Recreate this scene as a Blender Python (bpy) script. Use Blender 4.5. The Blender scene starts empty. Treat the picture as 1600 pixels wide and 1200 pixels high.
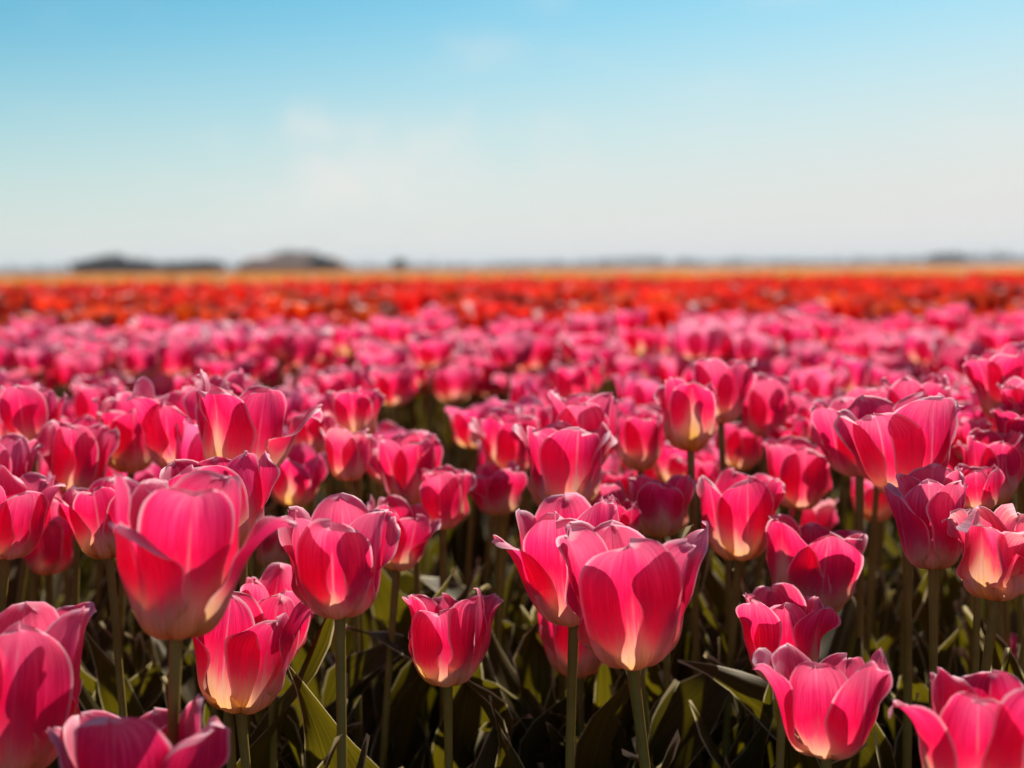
import bpy, math, random
import numpy as np
from mathutils import Vector, Matrix, Quaternion

# ------------------------------------------------------------------ camera, sky, sun, exposure
S = bpy.context.scene
C = S.collection
R = math.radians
CAM_Z = 0.62
SUN_EL, SUN_AZ = R(44), R(30)          # azimuth measured from the viewing direction (+Y) towards the right (+X)

cam_d = bpy.data.cameras.new('camera')
cam = bpy.data.objects.new('camera', cam_d)
C.objects.link(cam)
cam.location = (0, 0, CAM_Z)
cam_d.sensor_width = 36
cam_d.lens = 45
cam_d.clip_start = 0.02
cam_d.clip_end = 9000
cam.rotation_euler = (Matrix.Rotation(R(90 - 5.17), 3, 'X') @ Matrix.Rotation(R(-0.58), 3, 'Z')).to_euler()
cam_d.dof.use_dof = True
cam_d.dof.focus_distance = 0.81
cam_d.dof.aperture_fstop = 4.5
cam_d.dof.aperture_blades = 0
S.camera = cam

W = bpy.data.worlds.new('World')
S.world = W
W.use_nodes = True
nt = W.node_tree
nt.nodes.clear()


def N(tree, kind, **kw):
    n = tree.nodes.new(kind)
    for k, v in kw.items():
        if k == 'inp':
            for i, val in v.items():
                n.inputs[i].default_value = val
        else:
            setattr(n, k, v)
    return n


def math_node(tree, op, a, b=None, clamp=False):
    n = tree.nodes.new('ShaderNodeMath')
    n.operation = op
    n.use_clamp = clamp
    for i, x in enumerate((a, b)):
        if x is None:
            continue
        if isinstance(x, (int, float)):
            n.inputs[i].default_value = x
        else:
            tree.links.new(x, n.inputs[i])
    return n.outputs[0]


def mix_node(tree, fac, a, b, blend='MIX'):
    n = tree.nodes.new('ShaderNodeMix')
    n.data_type = 'RGBA'
    n.blend_type = blend
    for sock, x in ((n.inputs[0], fac), (n.inputs[6], a), (n.inputs[7], b)):
        if isinstance(x, (int, float)):
            sock.default_value = x
        elif isinstance(x, tuple):
            sock.default_value = x if len(x) == 4 else x + (1.0,)
        else:
            tree.links.new(x, sock)
    return n.outputs[2]


def map_range(tree, x, a, b, c=0.0, d=1.0, smooth=True):
    n = tree.nodes.new('ShaderNodeMapRange')
    n.interpolation_type = 'SMOOTHSTEP' if smooth else 'LINEAR'
    tree.links.new(x, n.inputs[0])
    for i, v in enumerate((a, b, c, d)):
        n.inputs[i + 1].default_value = v
    return n.outputs[0]


def ramp(tree, x, stops):
    n = tree.nodes.new('ShaderNodeValToRGB')
    e = n.color_ramp.elements
    while len(e) < len(stops):
        e.new(0.5)
    for el, (p, c) in zip(e, stops):
        el.position = p
        el.color = tuple(c) + (1.0,)
    tree.links.new(x, n.inputs[0])
    return n.outputs[0]


sky = N(nt, 'ShaderNodeTexSky', sky_type='NISHITA', sun_disc=False, sun_elevation=SUN_EL, sun_rotation=SUN_AZ,
        altitude=0.0, air_density=1.0, dust_density=0.6, ozone_density=3.0)
tc = N(nt, 'ShaderNodeTexCoord')
sep = N(nt, 'ShaderNodeSeparateXYZ')
nt.links.new(tc.outputs['Generated'], sep.inputs[0])
zz = math_node(nt, 'MAXIMUM', sep.outputs[2], 0.0)
# thin pale air near the horizon, clear saturated blue above it
tint = mix_node(nt, 1.0, sky.outputs[0], (0.44, 1.04, 1.02), 'MULTIPLY')
vx = math_node(nt, 'MULTIPLY', sep.outputs[0], 0.10)
zs = math_node(nt, 'SUBTRACT', zz, vx)
low = map_range(nt, zs, -0.01, 0.25, 1.0, 0.0)
low = math_node(nt, 'POWER', low, 1.0)
base = mix_node(nt, low, tint, (7.9, 7.75, 7.5))
# soft wisps of cloud
cmap = N(nt, 'ShaderNodeMapping')
cmap.inputs['Scale'].default_value = (5.0, 5.0, 13.0)
nt.links.new(tc.outputs['Generated'], cmap.inputs[0])
cn = N(nt, 'ShaderNodeTexNoise', inp={'Scale': 1.3, 'Detail': 5.0, 'Roughness': 0.55})
nt.links.new(cmap.outputs[0], cn.inputs['Vector'])
wisp = map_range(nt, cn.outputs[0], 0.52, 0.85, 0.0, 0.30)


def puff(ax, el, sx, sz, gain):
    """a cloud bank round one direction of the sky, ragged by noise"""
    d = (math.sin(R(ax)) * math.cos(R(el)), math.cos(R(ax)) * math.cos(R(el)), math.sin(R(el)))
    m = N(nt, 'ShaderNodeMapping', vector_type='TEXTURE')
    m.inputs['Location'].default_value = d
    m.inputs['Scale'].default_value = (sx, 1.0, sz)
    nt.links.new(tc.outputs['Generated'], m.inputs[0])
    ln = N(nt, 'ShaderNodeVectorMath', operation='LENGTH')
    nt.links.new(m.outputs[0], ln.inputs[0])
    n2 = N(nt, 'ShaderNodeTexNoise', inp={'Scale': 11.0, 'Detail': 6.0, 'Roughness': 0.62, 'Distortion': 0.6})
    nt.links.new(tc.outputs['Generated'], n2.inputs['Vector'])
    rag = math_node(nt, 'MULTIPLY', math_node(nt, 'SUBTRACT', n2.outputs[0], 0.5), 3.4)
    dd = math_node(nt, 'ADD', ln.outputs[1], rag)
    return map_range(nt, dd, -0.8, 1.30, gain, 0.0)


p1 = puff(-5.2, 4.0, 0.125, 0.050, 0.9)
p3 = puff(-8.2, 6.2, 0.055, 0.022, 0.8)
p2 = puff(12.0, 11.2, 0.05, 0.009, 0.30)
cl = math_node(nt, 'MAXIMUM', math_node(nt, 'MAXIMUM', math_node(nt, 'MAXIMUM', p1, p3), p2), wisp)
skyc = mix_node(nt, cl, base, (8.6, 8.3, 8.0))
bg = N(nt, 'ShaderNodeBackground')
bg.inputs['Strength'].default_value = 0.067
nt.links.new(skyc, bg.inputs['Color'])
wo = N(nt, 'ShaderNodeOutputWorld')
nt.links.new(bg.outputs[0], wo.inputs[0])

sun_d = bpy.data.lights.new('sun', 'SUN')
sun_d.energy = 5.0
sun_d.angle = R(0.53)
sun_d.color = (1.0, 0.93, 0.82)
sun = bpy.data.objects.new('sun', sun_d)
C.objects.link(sun)
sdir = Vector((math.sin(SUN_AZ) * math.cos(SUN_EL), math.cos(SUN_AZ) * math.cos(SUN_EL), math.sin(SUN_EL)))
sun.rotation_euler = sdir.to_track_quat('Z', 'Y').to_euler()
sun.location = sdir * 40

S.render.engine = 'CYCLES'
S.view_settings.view_transform = 'Standard'
S.view_settings.look = 'None'
S.view_settings.gamma = 1.0
S.view_settings.use_curve_mapping = False
S.view_settings.exposure = 0.60
S.cycles.max_bounces = 8
S.cycles.diffuse_bounces = 5
S.cycles.transmission_bounces = 6
S.cycles.sample_clamp_indirect = 6.0
S.cycles.use_denoising = True


# ------------------------------------------------------------------ helpers
def tag(o, label=None, cat=None, group=None, kind=None):
    for k, v in (('label', label), ('category', cat), ('group', group), ('kind', kind)):
        if v:
            o[k] = v
    return o


def link(name, data, parent=None, mat=None, loc=None):
    o = bpy.data.objects.new(name, data)
    C.objects.link(o)
    if parent is not None:
        o.parent = parent
    if loc is not None:
        o.location = loc
    return o


def empty(name, loc, rz=0.0):
    o = bpy.data.objects.new(name, None)
    o.empty_display_size = 0.03
    C.objects.link(o)
    o.location = loc
    o.rotation_euler = (0, 0, rz)
    return o


def mesh_from(name, V, F, mat, uv=None, edge=None, smooth=True):
    """V (n,3), F (m,4) quads or list of tuples; uv and edge are per vertex"""
    me = bpy.data.meshes.new(name)
    V = np.asarray(V, dtype=np.float32)
    if isinstance(F, np.ndarray):
        m, k = F.shape
        me.vertices.add(len(V))
        me.vertices.foreach_set('co', V.ravel())
        me.loops.add(m * k)
        me.loops.foreach_set('vertex_index', F.astype(np.int32).ravel())
        me.polygons.add(m)
        me.polygons.foreach_set('loop_start', np.arange(0, m * k, k, dtype=np.int32))
        me.update(calc_edges=True)
    else:
        me.from_pydata([tuple(map(float, v)) for v in V], [], F)
        me.update()
    li = np.zeros(len(me.loops), dtype=np.int32)
    me.loops.foreach_get('vertex_index', li)
    if uv is not None:
        l = me.uv_layers.new(name='UVMap')
        l.data.foreach_set('uv', np.asarray(uv, dtype=np.float32)[li].ravel())
    if edge is not None:
        a = me.attributes.new('edge', 'FLOAT', 'POINT')
        a.data.foreach_set('value', np.asarray(edge, dtype=np.float32))
    if smooth:
        me.polygons.foreach_set('use_smooth', np.ones(len(me.polygons), dtype=bool))
    me.materials.append(mat)
    return me


# ------------------------------------------------------------------ materials
def new_mat(name):
    m = bpy.data.materials.new(name)
    m.use_nodes = True
    m.node_tree.nodes.clear()
    return m, m.node_tree


def petal_material(name, stops_out, stops_in, trans, rim, rim_amt=1.0):
    """stops: colour along the petal (0 base .. 1 tip) for its outer and inner face; trans: colour the petal gives to light passing through"""
    m, t = new_mat(name)
    uv = N(t, 'ShaderNodeUVMap')
    s = N(t, 'ShaderNodeSeparateXYZ')
    t.links.new(uv.outputs[0], s.inputs[0])
    u, v = s.outputs[1], math_node(t, 'SUBTRACT', s.outputs[0], 0.5)
    av = math_node(t, 'ABSOLUTE', v)
    info = N(t, 'ShaderNodeObjectInfo')
    geo = N(t, 'ShaderNodeNewGeometry')
    rnd = info.outputs['Random']
    # veins fanning along the petal
    cmb = N(t, 'ShaderNodeCombineXYZ')
    t.links.new(math_node(t, 'MULTIPLY', v, 34.0), cmb.inputs[0])
    t.links.new(math_node(t, 'MULTIPLY', u, 2.4), cmb.inputs[1])
    t.links.new(math_node(t, 'MULTIPLY', rnd, 37.0), cmb.inputs[2])
    vn = N(t, 'ShaderNodeTexNoise', inp={'Scale': 1.0, 'Detail': 5.0, 'Roughness': 0.66, 'Distortion': 0.5})
    t.links.new(cmb.outputs[0], vn.inputs['Vector'])
    cmb3 = N(t, 'ShaderNodeCombineXYZ')
    t.links.new(math_node(t, 'MULTIPLY', v, 105.0), cmb3.inputs[0])
    t.links.new(math_node(t, 'MULTIPLY', u, 3.5), cmb3.inputs[1])
    t.links.new(math_node(t, 'MULTIPLY', rnd, 63.0), cmb3.inputs[2])
    fn = N(t, 'ShaderNodeTexNoise', inp={'Scale': 1.0, 'Detail': 3.0, 'Roughness': 0.6, 'Distortion': 0.3})
    t.links.new(cmb3.outputs[0], fn.inputs['Vector'])
    vein = math_node(t, 'ADD', math_node(t, 'MULTIPLY', vn.outputs[0], 0.62), math_node(t, 'MULTIPLY', fn.outputs[0], 0.38))
    cmb2 = N(t, 'ShaderNodeCombineXYZ')
    t.links.new(math_node(t, 'MULTIPLY', v, 3.0), cmb2.inputs[0])
    t.links.new(math_node(t, 'MULTIPLY', u, 2.2), cmb2.inputs[1])
    t.links.new(math_node(t, 'MULTIPLY', rnd, 91.0), cmb2.inputs[2])
    bn = N(t, 'ShaderNodeTexNoise', inp={'Scale': 1.0, 'Detail': 3.0})
    t.links.new(cmb2.outputs[0], bn.inputs['Vector'])
    blot = bn.outputs[0]
    # the pale base climbs along the midrib (flame) and along the margins
    mid = math_node(t, 'POWER', 2.718, math_node(t, 'MULTIPLY', math_node(t, 'MULTIPLY', v, v), -38.0))
    marg = math_node(t, 'POWER', math_node(t, 'MULTIPLY', av, 2.0), 5.0)
    fl = math_node(t, 'MULTIPLY', mid, math_node(t, 'MULTIPLY', math_node(t, 'POWER', rnd, 4.0), 0.26))
    fl = math_node(t, 'ADD', fl, math_node(t, 'MULTIPLY', marg, 0.05))
    ue = math_node(t, 'SUBTRACT', u, fl)
    ue = math_node(t, 'ADD', ue, math_node(t, 'MULTIPLY', math_node(t, 'SUBTRACT', vein, 0.5), 0.48))
    ue = math_node(t, 'ADD', ue, math_node(t, 'MULTIPLY', math_node(t, 'SUBTRACT', blot, 0.5), 0.22))
    # how far the pale base climbs differs from flower to flower
    ue = math_node(t, 'ADD', ue, math_node(t, 'MULTIPLY', math_node(t, 'SUBTRACT', info.outputs['Alpha'], 0.5), 0.22))
    co = ramp(t, ue, stops_out)
    ci = ramp(t, ue, stops_in)
    col = mix_node(t, geo.outputs['Backfacing'], co, ci)
    tintc = mix_node(t, map_range(t, ue, 0.36, 0.60, 0.0, 1.0), (1.0, 1.0, 1.0), info.outputs['Color'])
    col = mix_node(t, 1.0, col, tintc, 'MULTIPLY')
    ed = N(t, 'ShaderNodeAttribute', attribute_name='edge').outputs['Fac']
    rimf = math_node(t, 'MULTIPLY', map_range(t, ed, 0.2, 2.7, 1.0 * rim_amt, 0.0), map_range(t, u, 0.25, 0.55, 0.2, 1.0))
    rimf = math_node(t, 'MULTIPLY', rimf, map_range(t, blot, 0.3, 0.65, 0.5, 1.0))
    mline = math_node(t, 'POWER', 2.718, math_node(t, 'MULTIPLY', math_node(t, 'MULTIPLY', v, v), -5200.0))
    mline = math_node(t, 'MULTIPLY', mline, math_node(t, 'MULTIPLY', map_range(t, u, 0.2, 0.5, 0.0, 1.0), map_range(t, blot, 0.35, 0.65, 0.0, 0.34)))
    rimf = math_node(t, 'MAXIMUM', rimf, mline)
    col = mix_node(t, rimf, col, rim)
    # vein and blotch shading, per flower tint
    dark = map_range(t, vein, 0.33, 0.64, 0.68, 1.12, False)
    dk = N(t, 'ShaderNodeCombineXYZ')
    for i in range(3):
        t.links.new(dark, dk.inputs[i])
    col = mix_node(t, 1.0, col, dk.outputs[0], 'MULTIPLY')
    tr = mix_node(t, 1.0, ramp(t, ue, trans), tintc, 'MULTIPLY')
    tr = mix_node(t, math_node(t, 'MULTIPLY', rimf, 0.8), tr, rim)
    tr = mix_node(t, 1.0, tr, dk.outputs[0], 'MULTIPLY')
    bump = N(t, 'ShaderNodeBump', inp={'Strength': 0.45, 'Distance': 0.0008})
    t.links.new(vein, bump.inputs['Height'])
    d = N(t, 'ShaderNodeBsdfDiffuse')
    t.links.new(col, d.inputs['Color'])
    t.links.new(bump.outputs[0], d.inputs['Normal'])
    l = N(t, 'ShaderNodeBsdfTranslucent')
    t.links.new(tr, l.inputs['Color'])
    mx = N(t, 'ShaderNodeMixShader', inp={0: 0.56})
    t.links.new(d.outputs[0], mx.inputs[1])
    t.links.new(l.outputs[0], mx.inputs[2])
    g = N(t, 'ShaderNodeBsdfGlossy', inp={'Roughness': 0.68, 'Color': (1, 0.90, 0.93, 1)})
    t.links.new(bump.outputs[0], g.inputs['Normal'])
    lw = N(t, 'ShaderNodeLayerWeight', inp={'Blend': 0.22})
    m2 = N(t, 'ShaderNodeMixShader')
    t.links.new(math_node(t, 'MULTIPLY', math_node(t, 'ADD', lw.outputs['Fresnel'], 0.02), 0.11), m2.inputs[0])
    t.links.new(mx.outputs[0], m2.inputs[1])
    t.links.new(g.outputs[0], m2.inputs[2])
    out = N(t, 'ShaderNodeOutputMaterial')
    t.links.new(m2.outputs[0], out.inputs[0])
    return m


PINK = petal_material(
    'pink_petal',
    [(0.0, (0.60, 0.32, 0.03)), (0.17, (0.72, 0.50, 0.17)), (0.38, (0.78, 0.58, 0.45)), (0.54, (0.74, 0.085, 0.23)), (0.67, (0.72, 0.016, 0.16)), (0.84, (0.75, 0.05, 0.23)), (1.0, (0.80, 0.17, 0.34))],
    [(0.0, (0.60, 0.36, 0.04)), (0.20, (0.72, 0.46, 0.18)), (0.36, (0.74, 0.07, 0.13)), (0.60, (0.78, 0.014, 0.10)), (0.84, (0.80, 0.05, 0.18)), (1.0, (0.82, 0.14, 0.28))],
    [(0.0, (0.66, 0.33, 0.03)), (0.17, (0.80, 0.46, 0.13)), (0.37, (0.88, 0.44, 0.28)), (0.52, (0.95, 0.05, 0.13)), (0.66, (0.97, 0.006, 0.082)), (0.84, (0.97, 0.030, 0.165)), (1.0, (0.98, 0.13, 0.27))],
    (0.92, 0.60, 0.68))
RED = petal_material(
    'red_petal',
    [(0.0, (0.60, 0.30, 0.03)), (0.12, (0.70, 0.10, 0.02)), (0.4, (0.50, 0.006, 0.005)), (1.0, (0.62, 0.020, 0.014))],
    [(0.0, (0.60, 0.30, 0.03)), (0.12, (0.70, 0.10, 0.02)), (0.4, (0.62, 0.012, 0.006)), (1.0, (0.70, 0.03, 0.015))],
    [(0.0, (0.85, 0.50, 0.05)), (0.12, (0.90, 0.16, 0.02)), (0.4, (0.86, 0.006, 0.003)), (1.0, (0.90, 0.030, 0.012))],
    (0.80, 0.17, 0.13), 0.8)
YELLOW = petal_material(
    'yellow_petal',
    [(0.0, (0.60, 0.36, 0.01)), (1.0, (0.72, 0.26, 0.006))],
    [(0.0, (0.60, 0.36, 0.01)), (1.0, (0.72, 0.26, 0.006))],
    [(0.0, (0.60, 0.36, 0.02)), (1.0, (0.75, 0.27, 0.006))],
    (0.72, 0.26, 0.01), 0.2)


def leaf_material():
    m, t = new_mat('tulip_leaf')
    uv = N(t, 'ShaderNodeUVMap')
    s = N(t, 'ShaderNodeSeparateXYZ')
    t.links.new(uv.outputs[0], s.inputs[0])
    info = N(t, 'ShaderNodeObjectInfo')
    cmb = N(t, 'ShaderNodeCombineXYZ')
    t.links.new(math_node(t, 'MULTIPLY', s.outputs[0], 34.0), cmb.inputs[0])
    t.links.new(math_node(t, 'MULTIPLY', s.outputs[1], 1.5), cmb.inputs[1])
    t.links.new(math_node(t, 'MULTIPLY', info.outputs['Random'], 50.0), cmb.inputs[2])
    n = N(t, 'ShaderNodeTexNoise', inp={'Scale': 1.0, 'Detail': 3.0})
    t.links.new(cmb.outputs[0], n.inputs['Vector'])
    n2 = N(t, 'ShaderNodeTexNoise', inp={'Scale': 60.0, 'Detail': 4.0})
    tcn = N(t, 'ShaderNodeTexCoord')
    t.links.new(tcn.outputs['Object'], n2.inputs['Vector'])
    col = ramp(t, n.outputs[0], [(0.3, (0.027, 0.024, 0.006)), (0.7, (0.066, 0.054, 0.015))])
    col = mix_node(t, map_range(t, n2.outputs[0], 0.5, 0.75, 0.0, 0.45), col, (0.055, 0.042, 0.016))
    warm = ramp(t, info.outputs['Random'], [(0.0, (1.0, 1.0, 1.0)), (0.6, (1.1, 1.0, 0.8)), (1.0, (1.5, 1.05, 0.8))])
    col = mix_node(t, 1.0, col, warm, 'MULTIPLY')
    ed = N(t, 'ShaderNodeAttribute', attribute_name='edge').outputs['Fac']
    rimf = map_range(t, ed, 0.2, 0.85, 0.95, 0.0)  # bright backlit line along the leaf margin, painted into both colours below
    tipf = map_range(t, s.outputs[1], 0.90, 1.0, 0.0, 0.6)
    col = mix_node(t, tipf, col, (0.16, 0.09, 0.03))
    col = mix_node(t, rimf, col, (0.55, 0.48, 0.28))
    tr = ramp(t, n.outputs[0], [(0.3, (0.070, 0.055, 0.002)), (0.7, (0.165, 0.130, 0.006))])
    tr = mix_node(t, rimf, tr, (0.62, 0.52, 0.28))
    bump = N(t, 'ShaderNodeBump', inp={'Strength': 0.35, 'Distance': 0.001})
    t.links.new(n.outputs[0], bump.inputs['Height'])
    p = N(t, 'ShaderNodeBsdfPrincipled', inp={'Roughness': 0.5, 'Specular IOR Level': 0.22, 'Specular Tint': (1.0, 0.9, 0.72, 1.0)})
    t.links.new(col, p.inputs['Base Color'])
    t.links.new(bump.outputs[0], p.inputs['Normal'])
    l = N(t, 'ShaderNodeBsdfTranslucent')
    t.links.new(tr, l.inputs['Color'])
    mx = N(t, 'ShaderNodeMixShader', inp={0: 0.42})
    t.links.new(p.outputs[0], mx.inputs[1])
    t.links.new(l.outputs[0], mx.inputs[2])
    out = N(t, 'ShaderNodeOutputMaterial')
    t.links.new(mx.outputs[0], out.inputs[0])
    return m


def simple_material(name, stops, scale, rough=0.9, bump=0.0, dist=0.01, detail=5.0, coord='Object', spec=0.3):
    m, t = new_mat(name)
    tcn = N(t, 'ShaderNodeTexCoord')
    n = N(t, 'ShaderNodeTexNoise', inp={'Scale': scale, 'Detail': detail, 'Roughness': 0.6})
    t.links.new(tcn.outputs[coord], n.inputs['Vector'])
    p = N(t, 'ShaderNodeBsdfPrincipled', inp={'Roughness': rough, 'Specular IOR Level': spec})
    t.links.new(ramp(t, n.outputs[0], stops), p.inputs['Base Color'])
    if bump:
        b = N(t, 'ShaderNodeBump', inp={'Strength': bump, 'Distance': dist})
        t.links.new(n.outputs[0], b.inputs['Height'])
        t.links.new(b.outputs[0], p.inputs['Normal'])
    out = N(t, 'ShaderNodeOutputMaterial')
    t.links.new(p.outputs[0], out.inputs[0])
    return m


LEAF = leaf_material()
STEM = simple_material('tulip_stem', [(0.3, (0.17, 0.125, 0.018)), (0.7, (0.24, 0.18, 0.035))], 45.0, 0.55, 0.1, 0.0005, spec=0.35)
SOIL = simple_material('soil', [(0.3, (0.018, 0.010, 0.005)), (0.7, (0.050, 0.030, 0.016))], 9.0, 0.95, 0.8, 0.03, 8.0)
BARK = simple_material('bark', [(0.3, (0.05, 0.04, 0.03)), (0.7, (0.11, 0.09, 0.07))], 3.0)
CROWN = simple_material('tree_foliage', [(0.35, (0.065, 0.040, 0.030)), (0.7, (0.12, 0.076, 0.055))], 0.35)
FARWOOD = simple_material('far_foliage', [(0.35, (0.04, 0.05, 0.03)), (0.7, (0.09, 0.09, 0.05))], 0.05)
ROOF = simple_material('roof_tile', [(0.3, (0.14, 0.068, 0.050)), (0.7, (0.20, 0.095, 0.070))], 0.8)
BRICKWALL = simple_material('barn_wall', [(0.3, (0.09, 0.055, 0.045)), (0.7, (0.15, 0.09, 0.07))], 1.2)
DARKGLASS = simple_material('dark_glass', [(0.3, (0.02, 0.022, 0.025)), (0.7, (0.04, 0.042, 0.045))], 1.0, 0.15)
WOOD = simple_material('barn_door_wood', [(0.3, (0.07, 0.06, 0.05)), (0.7, (0.12, 0.10, 0.08))], 2.0)

# GEOM BEGIN -------------------------------------------------------- tulip geometry (numpy only)


def smooth(a, b, x):
    t = np.clip((x - a) / (b - a), 0, 1)
    return t * t * (3 - 2 * t)


def grid_faces(nu, nv):
    i, j = np.meshgrid(np.arange(nu - 1), np.arange(nv - 1), indexing='ij')
    a = (i * nv + j).ravel()
    return np.stack([a, a + 1, a + nv + 1, a + nv], axis=1)


def petal_geo(rs, az, L=0.078, Wd=0.027, lean=8.0, tip=4.0, R0=0.0035, ub=0.36, curl=0.0, curl2=0.0, wave=0.0016, crease=0.0010,
              point=2.3, roll=14.0, cup=1.06, pinch=0.1, nu=22, nv=17, inner=False, skew=None):
    """one petal as a sheet; returns verts, uv, edge distance (mm). az 0 faces -Y, 90 faces +X"""
    u = 1 - (1 - np.linspace(0, 1, nu)) ** 1.25
    v = np.linspace(-1, 1, nv)
    v = np.sign(v) * np.abs(v) ** 0.85
    th0 = 88.0
    uf = np.linspace(0, 1, 241)
    th = lean + (th0 - lean) * np.exp(-(uf / ub) ** 2.4) + tip * smooth(0.5, 1.0, uf) + roll * smooth(0.88, 1.0, uf)
    th = np.radians(th)
    dr, dz = np.sin(th) * L / 240, np.cos(th) * L / 240
    r = R0 + np.concatenate([[0], np.cumsum((dr[1:] + dr[:-1]) / 2)])
    z = np.concatenate([[0], np.cumsum((dz[1:] + dz[:-1]) / 2)])
    r, z, th = np.interp(u, uf, r), np.interp(u, uf, z), np.interp(u, uf, th)
    um = 0.64
    w = np.where(u < um, 0.24 + 0.76 * np.sin(np.pi / 2 * np.clip(u / um, 0, 1)) ** 0.95,
                 np.clip(1 - np.clip((u - um) / (1 - um), 0, 1) ** point, 0, 1) ** (1 / 1.85))
    w = Wd * w
    w = np.maximum(w, 0.0004)
    rho = np.maximum(r * cup, 0.010)
    rho = rho * (1 + 0.5 * smooth(0.5, 1.0, u))
    U, V = np.meshgrid(u, v, indexing='ij')
    Wm, Rh, Th = w[:, None], rho[:, None], th[:, None]
    ph = V * Wm / Rh
    tg = Rh * np.sin(ph)
    nn = -Rh * (1 - np.cos(ph))
    # local shape: midrib crease, curled and waving margins, slow buckle
    p1, p2, p3 = rs.uniform(0, 6.28, 3)
    f1, f2 = rs.uniform(1.2, 2.2), rs.uniform(2.5, 4.0)
    aV = np.abs(V)
    nn = nn - crease * np.exp(-(V / 0.10) ** 2) * smooth(0.1, 0.4, U) * (1 - 0.7 * smooth(0.9, 1, U))
    side = np.where(V > 0, 1.0, -1.0)
    nn = nn + wave * aV ** 2 * np.sin(6.28 * f1 * U + p1 + side * p2) * smooth(0.1, 0.5, U) * 1.3
    nn = nn + wave * 0.5 * aV ** 3 * np.sin(6.28 * f2 * U + p3 * side) * smooth(0.2, 0.6, U)
    nn = nn + wave * 0.9 * np.sin(3.0 * V + p2) * np.sin(4.2 * U + p1) * smooth(0.15, 0.6, U)
    nn = nn - pinch * Wm * np.sqrt(V * V + 0.006) * smooth(0.40, 0.95, U)
    cs = np.where(V > 0, curl, curl2)
    nn = nn + cs * Wm * aV ** 2.6 * smooth(0.35, 0.9, U)
    nn = nn + 0.0011 * smooth(0.80, 1.0, aV) * smooth(0.25, 0.6, U)
    sk = rs.uniform(-1, 1) * 0.0016 if skew is None else skew
    nn = nn + sk * V * smooth(0.0, 0.4, U)
    # small notch or frill along the top margin
    fr = 0.0013 * np.sin(V * rs.uniform(5, 9) + p1) * smooth(0.72, 1.0, U)
    X = r[:, None] + nn * np.cos(Th) + fr * np.sin(Th)
    Z = z[:, None] - nn * np.sin(Th) + fr * np.cos(Th)
    Y = tg + rs.uniform(-1, 1) * 0.0030 * U ** 2
    a = np.radians(az)
    # radial direction (sin a, -cos a), tangential (cos a, sin a)
    P = np.stack([X * np.sin(a) + Y * np.cos(a), -X * np.cos(a) + Y * np.sin(a), Z], axis=-1).reshape(-1, 3)
    uvs = np.stack([V * 0.5 + 0.5, U], axis=-1).reshape(-1, 2)
    edge = np.minimum(Wm * (1 - aV), (1 - U) * L) * 1000.0
    return P, uvs, edge.ravel()


def flower_geo(p, nu=22, nv=17):
    """p: dict(seed, head, open, flare, slim, wave, ext=[(azimuth, extra lean, extra tip)], lean=(dx,dy degrees), sx, sz)"""
    rs = np.random.RandomState(p['seed'])
    out = []
    op, fl, wv = p.get('open', 6.0) + 0.5, p.get('flare', 6.0) + 8.0, p.get('wave', 1.0)
    bowl = p.get('bowl', 1.0)
    for k in range(6):
        inner = k % 2 == 1
        az = p.get('head', 0) + 60 * k + rs.uniform(-6, 6)
        L = 0.077 * rs.uniform(0.90, 1.06)
        le = op + rs.uniform(-5, 5.5) - (2.5 if inner else 0)
        tp = fl + rs.uniform(-14, 16) - (7 if inner else 0)
        cr, cr2 = rs.uniform(-0.08, 0.15, 2)
        if rs.uniform() < 0.22:
            cr = rs.uniform(0.25, 0.55)
        if rs.uniform() < 0.22:
            cr2 = rs.uniform(0.25, 0.55)
        for (la, lf) in p.get('len', ()):
            if abs((az - la + 180) % 360 - 180) < 20:
                L *= lf
        for (ea, el, et) in p.get('ext', ()):
            dd = abs((az - ea + 180) % 360 - 180)
            g = max(0.0, 1 - dd / 38.0)
            if g > 0:
                le += el * min(1, g * 1.6)
                tp += et * min(1, g * 1.6)
                cr += 0.15 * min(1, g * 1.6) * np.sign(et + 1e-6)
                cr2 += 0.15 * min(1, g * 1.6) * np.sign(et + 1e-6)
        out.append(petal_geo(rs, az, L=L, Wd=0.0300 * rs.uniform(0.94, 1.06) * (0.97 if inner else 1.0), lean=le, tip=tp,
                             R0=0.0030 if inner else 0.0042, ub=(0.345 if inner else 0.375) * bowl * rs.uniform(0.97, 1.03),
                             curl=cr, curl2=cr2, wave=0.0024 * wv * rs.uniform(0.6, 1.5), crease=rs.uniform(0.0006, 0.0014), point=rs.uniform(1.95, 2.9),
                             roll=rs.uniform(6, 46), pinch=rs.uniform(-0.05, 0.42), nu=nu, nv=nv, inner=inner))
    lx, ly = [np.radians(x) for x in p.get('lean', (0, 0))]
    Rx = np.array([[1, 0, 0], [0, np.cos(ly), -np.sin(ly)], [0, np.sin(ly), np.cos(ly)]])
    Ry = np.array([[np.cos(lx), 0, np.sin(lx)], [0, 1, 0], [-np.sin(lx), 0, np.cos(lx)]])
    M = Ry @ Rx @ np.diag([p.get('sx', 1.0), p.get('sx', 1.0), p.get('sz', 1.0)])
    return [((P @ M.T), uv, ed) for P, uv, ed in out]
# GEOM END


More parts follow.
